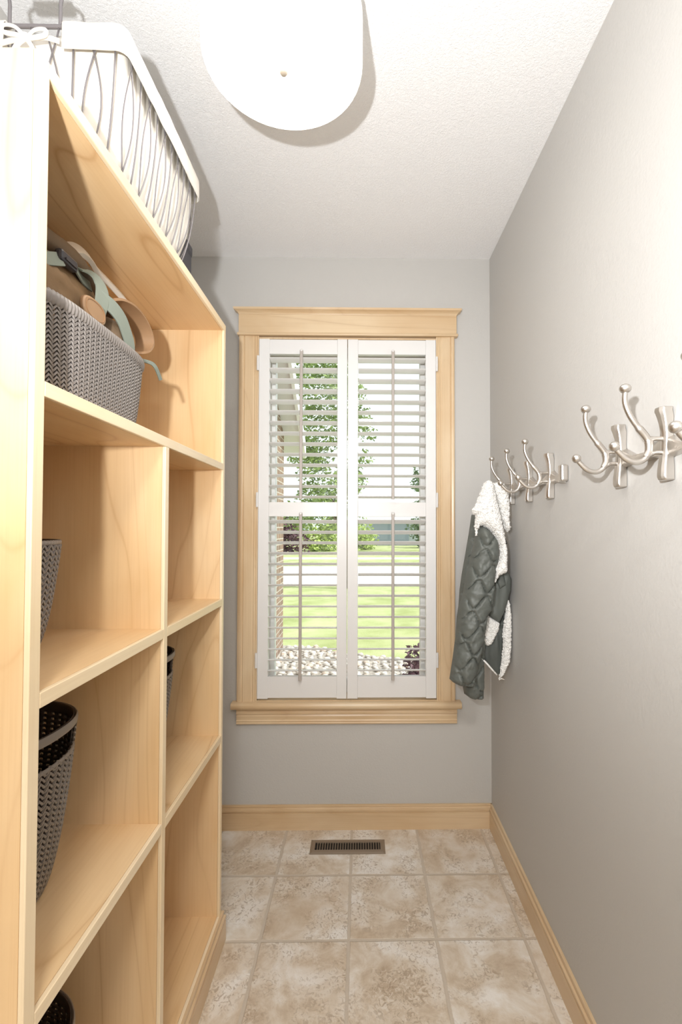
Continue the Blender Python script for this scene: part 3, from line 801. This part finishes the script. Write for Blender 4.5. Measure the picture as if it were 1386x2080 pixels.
def fluff(x, z): return .008*abs(noise.noise(Vector((x*110, z*110, 3))))+.006*noise.noise(Vector((x*230, z*230, 8)))
jk = thing('jacket', (.53, 1.93, 1.60), 'grey-green quilted jacket with cream sherpa collar hanging from the far coat rack', 'jacket')
def tufts(m, every=.0042):
    # curly pile: tiny rounded tufts over the cloth surface
    rnd = random.Random(len(m.v)); F = list(m.f); V = m.v
    for f in F:
        a, b, c = (Vector(V[i]) for i in f[:3]); nn = (b-a).cross(c-a); ar = nn.length/2*(2 if len(f) == 4 else 1)
        if ar < 1e-9: continue
        nn.normalize(); k = ar/(every*every); k = int(k)+(1 if rnd.random() < k-int(k) else 0)
        for _ in range(k):
            u, v = rnd.random(), rnd.random()
            if u+v > 1: u, v = 1-u, 1-v
            p = a+(b-a)*u+(c-a)*v; r = rnd.uniform(.0022, .0042); q = Matrix.Rotation(rnd.uniform(0, 6), 3, 'Y') @ Matrix.Rotation(rnd.uniform(0, 6), 3, 'X')
            e = [p+q @ Vector(d)*r for d in ((1.3, 0, 0), (-1.3, 0, 0), (0, 1, 0), (0, -1, 0), (0, 0, .9), (0, 0, -.9))]
            m.add(e, [(0, 2, 4), (2, 1, 4), (1, 3, 4), (3, 0, 4), (2, 0, 5), (1, 2, 5), (3, 1, 5), (0, 3, 5)])
    return m
def J(nm, ol, y, f, b, wd, mat, **k):
    m = pillow(ol, y, f, b, wd, **k)
    if mat is sherpa: tufts(m)
    return m.build(nm, mat, jk, True, sharp=None if mat is sherpa else 70)
sl_L = [(.465, 1.433), (.449, 1.354), (.433, 1.286), (.419, 1.229), (.409, 1.168), (.394, 1.119), (.386, 1.046), (.377, .985), (.367, .912), (.354, .829)]
sl_R = [(.486, 1.438), (.511, 1.422), (.534, 1.395), (.547, 1.37), (.550, 1.313), (.542, 1.286), (.531, 1.218), (.533, 1.192), (.522, 1.106), (.505, 1.080), (.495, 1.021), (.485, .960), (.470, .899), (.450, .815)]
J('sleeve', sl_L+[(.366, .817), (.388, .807), (.420, .803), (.443, .804)]+sl_R[::-1], 1.880, .050, .035, .055, jacket_m, disp=quilt(.41, .22), step=.0048)
bs_L = [(.464, 1.483), (.452, 1.403), (.437, 1.316), (.422, 1.233), (.413, 1.170), (.408, 1.10), (.401, 1.057), (.396, .981), (.404, .90), (.418, .83), (.426, .767), (.431, .741), (.454, .724), (.497, .719), (.512, .724)]
bs_R = [(.515, .885), (.522, 1.0), (.532, 1.12), (.540, 1.25), (.538, 1.40), (.520, 1.48)]
J('sleeve', bs_L+bs_R, 1.965, .035, .035, .045, jacket_m, disp=quilt(.46, .12))
J('back_body', [(.50, 1.46), (.56, 1.40), (.600, 1.27), (.616, 1.20), (.618, 1.10), (.610, 1.0), (.600, .90), (.572, .815), (.533, .851), (.487, .903), (.500, 1.05), (.505, 1.2)], 2.010, .030, .045, .05, jacket_l, disp=lambda x, z: .008*noise.noise(Vector((x*40, z*16, 2))))
J('front_panel', [(.545, 1.232), (.575, 1.258), (.592, 1.268), (.613, 1.235), (.620, 1.216), (.618, 1.173), (.605, 1.128), (.589, 1.080), (.569, 1.038), (.523, 1.070), (.515, 1.098), (.520, 1.153), (.530, 1.211)], 1.935, .022, .02, .03, jacket_m, disp=lambda x, z: .005*noise.noise(Vector((x*50, z*24, 2))))
pk = J('pocket_flap', [(.555, 1.240), (.580, 1.250), (.590, 1.196), (.565, 1.181), (.556, 1.203)], 1.910, .006, .004, .006, jacket_m)
J('cuff_lining', [(.521, 1.068), (.569, 1.035), (.566, 1.008), (.551, .978), (.535, .953), (.526, .945), (.508, .953), (.500, 1.0)], 1.940, .016, .016, .02, sherpa, disp=fluff, jag=.004, step=.004)
J('inner_lining', [(.485, .95), (.542, .965), (.575, 1.022), (.601, 1.083), (.612, 1.130), (.606, 1.065), (.596, 1.001), (.593, .899), (.585, .813), (.572, .815), (.533, .851), (.487, .905)], 1.968, .014, .012, .03, jacket_l, disp=lambda x, z: .010*noise.noise(Vector((x*60, z*10, 6))))
J('front_edge', [(.609, 1.132), (.616, 1.107), (.620, 1.069), (.621, 1.006), (.619, .930), (.613, .879), (.597, .842), (.581, .814), (.571, .804), (.577, .834), (.583, .879), (.587, .917), (.591, .955), (.587, .980), (.593, 1.031), (.598, 1.069)], 1.945, .012, .012, .012, sherpa, disp=fluff, jag=.004, step=.004)
MB().tube([(.487, 1.938, .903), (.513, 1.936, .878), (.538, 1.936, .850), (.560, 1.936, .826)], [.0035, .004, .0035, .003], 7).build('hem_trim', sherpa, jk, True)
MB().tube(smooth([(.571, 1.935, .812), (.566, 1.934, .804), (.575, 1.933, .812), (.590, 1.93, .809)], 4), .0022, 7).build('zipper_pull', nickel, jk, True)
J('collar_gap', [(.548, 1.515), (.566, 1.468), (.584, 1.422), (.604, 1.364), (.586, 1.340), (.575, 1.364), (.555, 1.433)], 1.935, .006, .008, .012, dark_cloth)  # dark panel filling the gap between the two collar pieces
col = [(.487, 1.602), (.507, 1.613), (.523, 1.604), (.528, 1.574), (.548, 1.495), (.559, 1.433), (.570, 1.381), (.576, 1.342), (.577, 1.308), (.575, 1.254), (.547, 1.245), (.531, 1.213), (.531, 1.263), (.550, 1.308), (.553, 1.354), (.543, 1.379), (.534, 1.395), (.511, 1.422), (.486, 1.438), (.470, 1.440), (.463, 1.422), (.456, 1.395), (.454, 1.444), (.456, 1.476), (.443, 1.492), (.466, 1.540)]
J('collar', col, 1.858, .040, .03, .04, sherpa, disp=fluff, jag=.005, step=.0045)
J('collar', [(.526, 1.606), (.540, 1.607), (.559, 1.608), (.577, 1.597), (.586, 1.585), (.593, 1.537), (.593, 1.463), (.597, 1.431), (.590, 1.413), (.576, 1.431), (.563, 1.463), (.554, 1.495), (.533, 1.576)], 1.880, .034, .03, .03, sherpa, disp=fluff, jag=.005, step=.0045, seed=3)

# ------------------------------------------------------------------ floor register
vt = thing('floor_register', (-.055, 2.142, 0), 'taupe metal heating vent set in the floor below the window', 'floor vent')
frame = MB()
o4 = [(-.222, 2.094), (.112, 2.094), (.112, 2.191), (-.222, 2.191)]; mid = [(-.212, 2.103), (.102, 2.103), (.102, 2.182), (-.212, 2.182)]; inn = [(-.201, 2.117), (.091, 2.117), (.091, 2.167), (-.201, 2.167)]
vs = [(x, y, .0005) for x, y in o4]+[(x, y, .0045) for x, y in mid]+[(x, y, .0055) for x, y in inn]+[(x, y, .0008) for x, y in inn]
fs = [(r*4+k, r*4+(k+1) % 4, (r+1)*4+(k+1) % 4, (r+1)*4+k) for r in range(3) for k in range(4)]
frame.add(vs, fs).build('faceplate', vent_m, vt)
MB().box(-.201, .091, 2.117, 2.167, .0002, .0009).build('duct_shade_sheet', vent_d, vt)  # dark sheet on the solid floor, paints the shade of the duct recess
for k in range(25):
    x = -.190+k*.0114
    MB().box(x-.0015, x+.0015, 2.117, 2.167, .0008, .0048).build('grille_fin', vent_m, vt)
MB().box(-.199, -.1955, 2.123, 2.160, .001, .0075).build('damper_lever', vent_d, vt, bevel=.001)

# ------------------------------------------------------------------ outdoors
GZ = -0.25
def tex_ground(name, stops, scale, bscale=60, bd=.02, rough=.9):
    m, t, b = newmat(name); c = coords(t)
    col = ramp(t, noise_(t, c, scale, 5, .6), stops); t.links.new(col, b.inputs['Base Color']); b.inputs['Roughness'].default_value = rough
    b.inputs['Specular IOR Level'].default_value = .1
    bump(t, b, noise_(t, c, bscale, 3), .5, bd); return m
grass = tex_ground('mown_lawn', [(.3, lin(152, 162, 106)), (.5, lin(174, 182, 130)), (.7, lin(190, 196, 150))], 1.6)
roadm = tex_ground('pale_concrete', [(.3, lin(214, 210, 206)), (.7, lin(230, 226, 222))], .8, 20, .003)
gravel = tex_ground('gravel_bed', [(.3, lin(150, 142, 134)), (.7, lin(205, 198, 190))], 9, 30, .03)
def ground(nm, y0, y1, mat, z=GZ, x0=-40, x1=40): return struct(MB().box(x0, x1, y0, y1, z-.1, z).build(nm, mat))
def strip(nm, pts, mat, z):
    n = len(pts); return struct(MB().add([(x, y, z-.1) for x, y in pts]+[(x, y, z) for x, y in pts], [tuple(range(n-1, -1, -1)), tuple(range(n, 2*n))]+[(i, (i+1) % n, n+(i+1) % n, n+i) for i in range(n)]).build(nm, mat))
ground('ground_lawn', 2.5, 13.6, grass)
ground('ground_street', 13.6, 20.6, roadm, GZ-.02)
ground('ground_far_lawn', 20.6, 34, grass, GZ+.0)
ground('ground_sidewalk', 24.6, 26.0, roadm, GZ+.01)
ground('ground_far', 34, 120, grass, GZ+.02)
strip('ground_rock_bed', [(-1.6, 2.5), (2.6, 2.5), (2.6, 5.35), (.6, 5.98), (-.25, 6.25), (-.6, 6.6), (-1.6, 6.75)], gravel, GZ+.02)
rockm = []
for k, c in enumerate(((226, 222, 216), (208, 202, 196), (236, 230, 222), (216, 200, 186))): rockm.append(plain('river_stone_%s' % 'abcd'[k], lin(*c), .8, 0, 14, .4, .01, .15))
protos = []
for k in range(6):
    b = blob((0, 0, 0), (1, .8, .55), 30+k*7, .18, 1.4, 14, 9, .9); protos.append(b)
rock_me = []
ri = 0
def in_bed(x, y):
    if x < -.6: return y < 6.55
    if x < -.25: return y < 6.55-(x+.6)
    return y < 6.2-(x+.25)*.3
y = 5.15
while y < 6.6 and ri < 290:
    x = -.99
    while x < .85:
        px, py = x+random.uniform(-.022, .022), y+random.uniform(-.022, .022)
        if in_bed(px, py) and px < .112*py-.02:
            r = random.uniform(.031, .042); k = ri % 6
            if k >= len(rock_me):
                o = MB(); o.v = protos[k].v; o.f = protos[k].f
                o = o.build('river_rock', rockm[k % 4], None, True); rock_me.append(o)
            else: o = rock_me[k].copy(); COL.objects.link(o)
            o.scale = (r, r, r); o.location = (px, py, GZ+.02+r*.42); o.rotation_euler = (random.uniform(-.25, .25), random.uniform(-.25, .25), random.uniform(0, 6))
            tag(o, 'pale rounded river rock in the stone bed outside the window', 'rock', 'river rocks in the bed under the window'); ri += 1
        x += .098
    y += .098
# brick wing of the house to the left, with its sloping eave
def brick_mat():
    m, t, b = newmat('tan_brick'); c = N(t, 'ShaderNodeTexCoord').outputs['Object']
    sx = N(t, 'ShaderNodeSeparateXYZ'); t.links.new(c, sx.inputs[0]); cb = N(t, 'ShaderNodeCombineXYZ')
    t.links.new(sx.outputs[1], cb.inputs[0]); t.links.new(sx.outputs[2], cb.inputs[1])
    br = N(t, 'ShaderNodeTexBrick'); t.links.new(cb.outputs[0], br.inputs[0])
    br.inputs['Color1'].default_value = lin(152, 126, 108); br.inputs['Color2'].default_value = lin(130, 108, 94); br.inputs['Mortar'].default_value = lin(190, 182, 172)
    br.inputs['Scale'].default_value = 1; br.inputs['Brick Width'].default_value = .21; br.inputs['Row Height'].default_value = .075; br.inputs['Mortar Size'].default_value = .007
    t.links.new(br.outputs[0], b.inputs['Base Color']); b.inputs['Roughness'].default_value = .9; return m
struct(MB().extrude([(2.50, GZ), (6.5, GZ), (6.5, 2.68), (4.6, 3.90), (2.50, 5.1)], 'X', -1.30, -1.06).build('wall_brick_wing', brick_mat()))
sid = plain('grey_soffit', lin(226, 224, 225), .7); fas = plain('white_fascia', lin(240, 240, 240), .6)
ev = struct(MB().extrude([(2.6, 5.06), (6.85, 2.50), (6.85, 2.62), (2.6, 5.18)], 'X', -1.32, -.84).build('trim_eave', sid), 'sloping grey eave of the brick wing left of the window')
MB().extrude([(2.6, 5.00), (6.87, 2.43), (6.87, 2.64), (2.6, 5.21)], 'X', -.84, -.80).build('fascia', fas, ev)

leafs = {}
def leafmat(k, a, b_):
    if k in leafs: return leafs[k]
    m, t, b = newmat('leaves_'+k); c = coords(t)
    t.links.new(ramp(t, noise_(t, c, 6, 3), [(.3, a), (.7, b_)]), b.inputs['Base Color']); b.inputs['Roughness'].default_value = .6
    b.inputs['Transmission Weight'].default_value = 0; b.inputs['Subsurface Weight'].default_value = 0
    leafs[k] = m; return m
bark = plain('grey_brown_bark', lin(120, 104, 90), .9, 0, 20, .5, .02)
def leafcloud(clusters, n, size, rnd):
    m = MB(); tot = sum(c[3]**2 for c in clusters)
    for cx, cy, cz, r in clusters:
        for _ in range(max(10, int(n*r*r/tot))):
            d = Vector((rnd.gauss(0, 1), rnd.gauss(0, 1), rnd.gauss(0, 1))).normalized()*r*(rnd.random()**.4)
            p = Vector((cx, cy, cz))+Vector((d.x, d.y, d.z*.85))
            a = Vector((rnd.gauss(0, 1), rnd.gauss(0, 1), rnd.gauss(0, .6))).normalized(); b = a.cross(Vector((rnd.gauss(0, 1), rnd.gauss(0, 1), rnd.gauss(0, 1)))).normalized()
            s = size*rnd.uniform(.6, 1.3)
            m.add([p-a*s*.5, p+b*s*.28+a*s*.05, p+a*s*.55, p-b*s*.28+a*s*.05], [(0, 1, 2, 3)])
    return m
def tree(nm, loc, trunk_h, trunk_r, clusters, n, size, mat, label, cat, seed, group=None):
    rnd = random.Random(seed); t = thing(nm, loc, label, cat, group); L = Vector(loc)
    cl = [(L.x+a, L.y+b, L.z+c, r) for a, b, c, r in clusters]
    leafcloud(cl, n, size, rnd).build('foliage', mat, t)
    if trunk_h:
        m = MB(); m.tube([L, L+Vector((.02, 0, trunk_h*.5)), L+Vector((-.05, 0, trunk_h))], [trunk_r, trunk_r*.8, trunk_r*.5], 9)
        for a, b, c, r in clusters[:7]:
            m.tube([L+Vector((0, 0, trunk_h*.55)), L+Vector((a*.5, b*.5, (trunk_h*.7+c)*.5+.2)), L+Vector((a, b, c))], [trunk_r*.4, trunk_r*.25, trunk_r*.1], 6)
        m.build('trunk', bark, t, True)
    return t
g1 = leafmat('fresh', lin(92, 118, 62), lin(160, 178, 104)); g2 = leafmat('deep', lin(70, 98, 66), lin(120, 144, 94)); g3 = leafmat('lime', lin(150, 176, 84), lin(194, 208, 120)); pl = leafmat('plum', lin(74, 54, 70), lin(120, 86, 92)); g4 = leafmat('rust', lin(150, 110, 70), lin(196, 160, 100))
R = random.Random(5)
tree('maple_tree', (-.45, 13.0, GZ), 3.0, .11, [(R.uniform(-1.2, .15), R.uniform(-.7, .7), z, R.uniform(.35, .62)) for z in [2.0, 2.3, 2.6, 2.9, 3.3, 3.7, 4.1, 4.5, 4.9, 5.3, 5.7, 6.1, 6.4] for _ in (0, 1, 2)]+[(.55, .1, 3.6, .3), (.6, 0, 4.3, .35), (.5, 0, 4.8, .3), (.4, 0, 3.0, .28)], 9500, .11, g1, 'leafy green tree beyond the lawn seen through the left shutter', 'tree', 11)
for k, (x, y, hgt, mt, lab) in enumerate([(-6.6, 37, 3.2, g2, 'dark green rounded bush left of the far lawn behind the brick wing'), (-2.7, 33, 2.7, g3, 'lime green bush beside the far driveway'), (-4.75, 31, 2.0, pl, 'dark plum bush at the far left edge of the lawn view'), (.1, 35, 1.9, g3, 'low yellow-green bush in the middle of the far view'), (5.3, 38, 2.6, g2, 'dark green bush at the right of the far house'), (-5.4, 44, 5.0, g1, 'tall pale green bush rising behind the plum bush')]):
    tree('garden_bush', (x, y, GZ), 0, 0, [(R.uniform(-.9, .9), R.uniform(-.5, .5), R.uniform(.15, 1)*hgt*.8, R.uniform(.6, 1)) for _ in range(12)]+[(-.4, 0, .25, .5), (.4, 0, .25, .5)], 1500, .26, mt, lab, 'bush', 40+k, 'bushes across the street')
tree('slender_tree', (4.4, 32, GZ), 3.4, .1, [(R.uniform(-.5, .6), 0, z, .6) for z in (2.2, 3, 3.8, 4.6, 5.4, 6.2, 6.8)], 1200, .26, g2, 'slender dark tree showing at the right edge of the right shutter', 'tree', 77)
tree('barberry_shrub', (.62, 4.75, GZ), 0, 0, [(R.uniform(-.12, .12), R.uniform(-.12, .12), R.uniform(.12, .42), .15) for _ in range(9)], 900, .06, pl, 'small purple shrub growing among the rocks at the lower right', 'shrub', 90)
hs = thing('neighbor_house', (2.6, 46, GZ), 'blue-grey neighbouring house with a low roof across the street', 'house')
hm = plain('blue_grey_siding', lin(176, 184, 192), .8); rfm = plain('pale_shingle_roof', lin(196, 194, 196), .9)
MB().box(-.6, 8, 43, 50, GZ, 2.2).build('wall', hm, hs)
MB().extrude([(42.4, 2.1), (50.6, 2.1), (46.5, 4.9)], 'X', -1.1, 8.5).build('roof', rfm, hs)
MB().box(1.0, 4.4, 42.95, 43.05, GZ, 1.75).build('garage_door', plain('slate_garage_door', lin(140, 152, 168), .6), hs)
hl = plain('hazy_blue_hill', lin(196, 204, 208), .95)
m = MB(); vs = []; n = 60
for i in range(n+1):
    x = -90+180*i/n; hh = 5.5+2.5*noise.noise(Vector((x*.03, 0, 0)))
    vs += [(x, 112, GZ), (x, 118, GZ+hh), (x, 126, GZ)]
fs = [(i*3, i*3+1, i*3+4, i*3+3) for i in range(n)]+[(i*3+1, i*3+2, i*3+5, i*3+4) for i in range(n)]
struct(m.add(vs, fs).build('ground_distant_hill', hl))
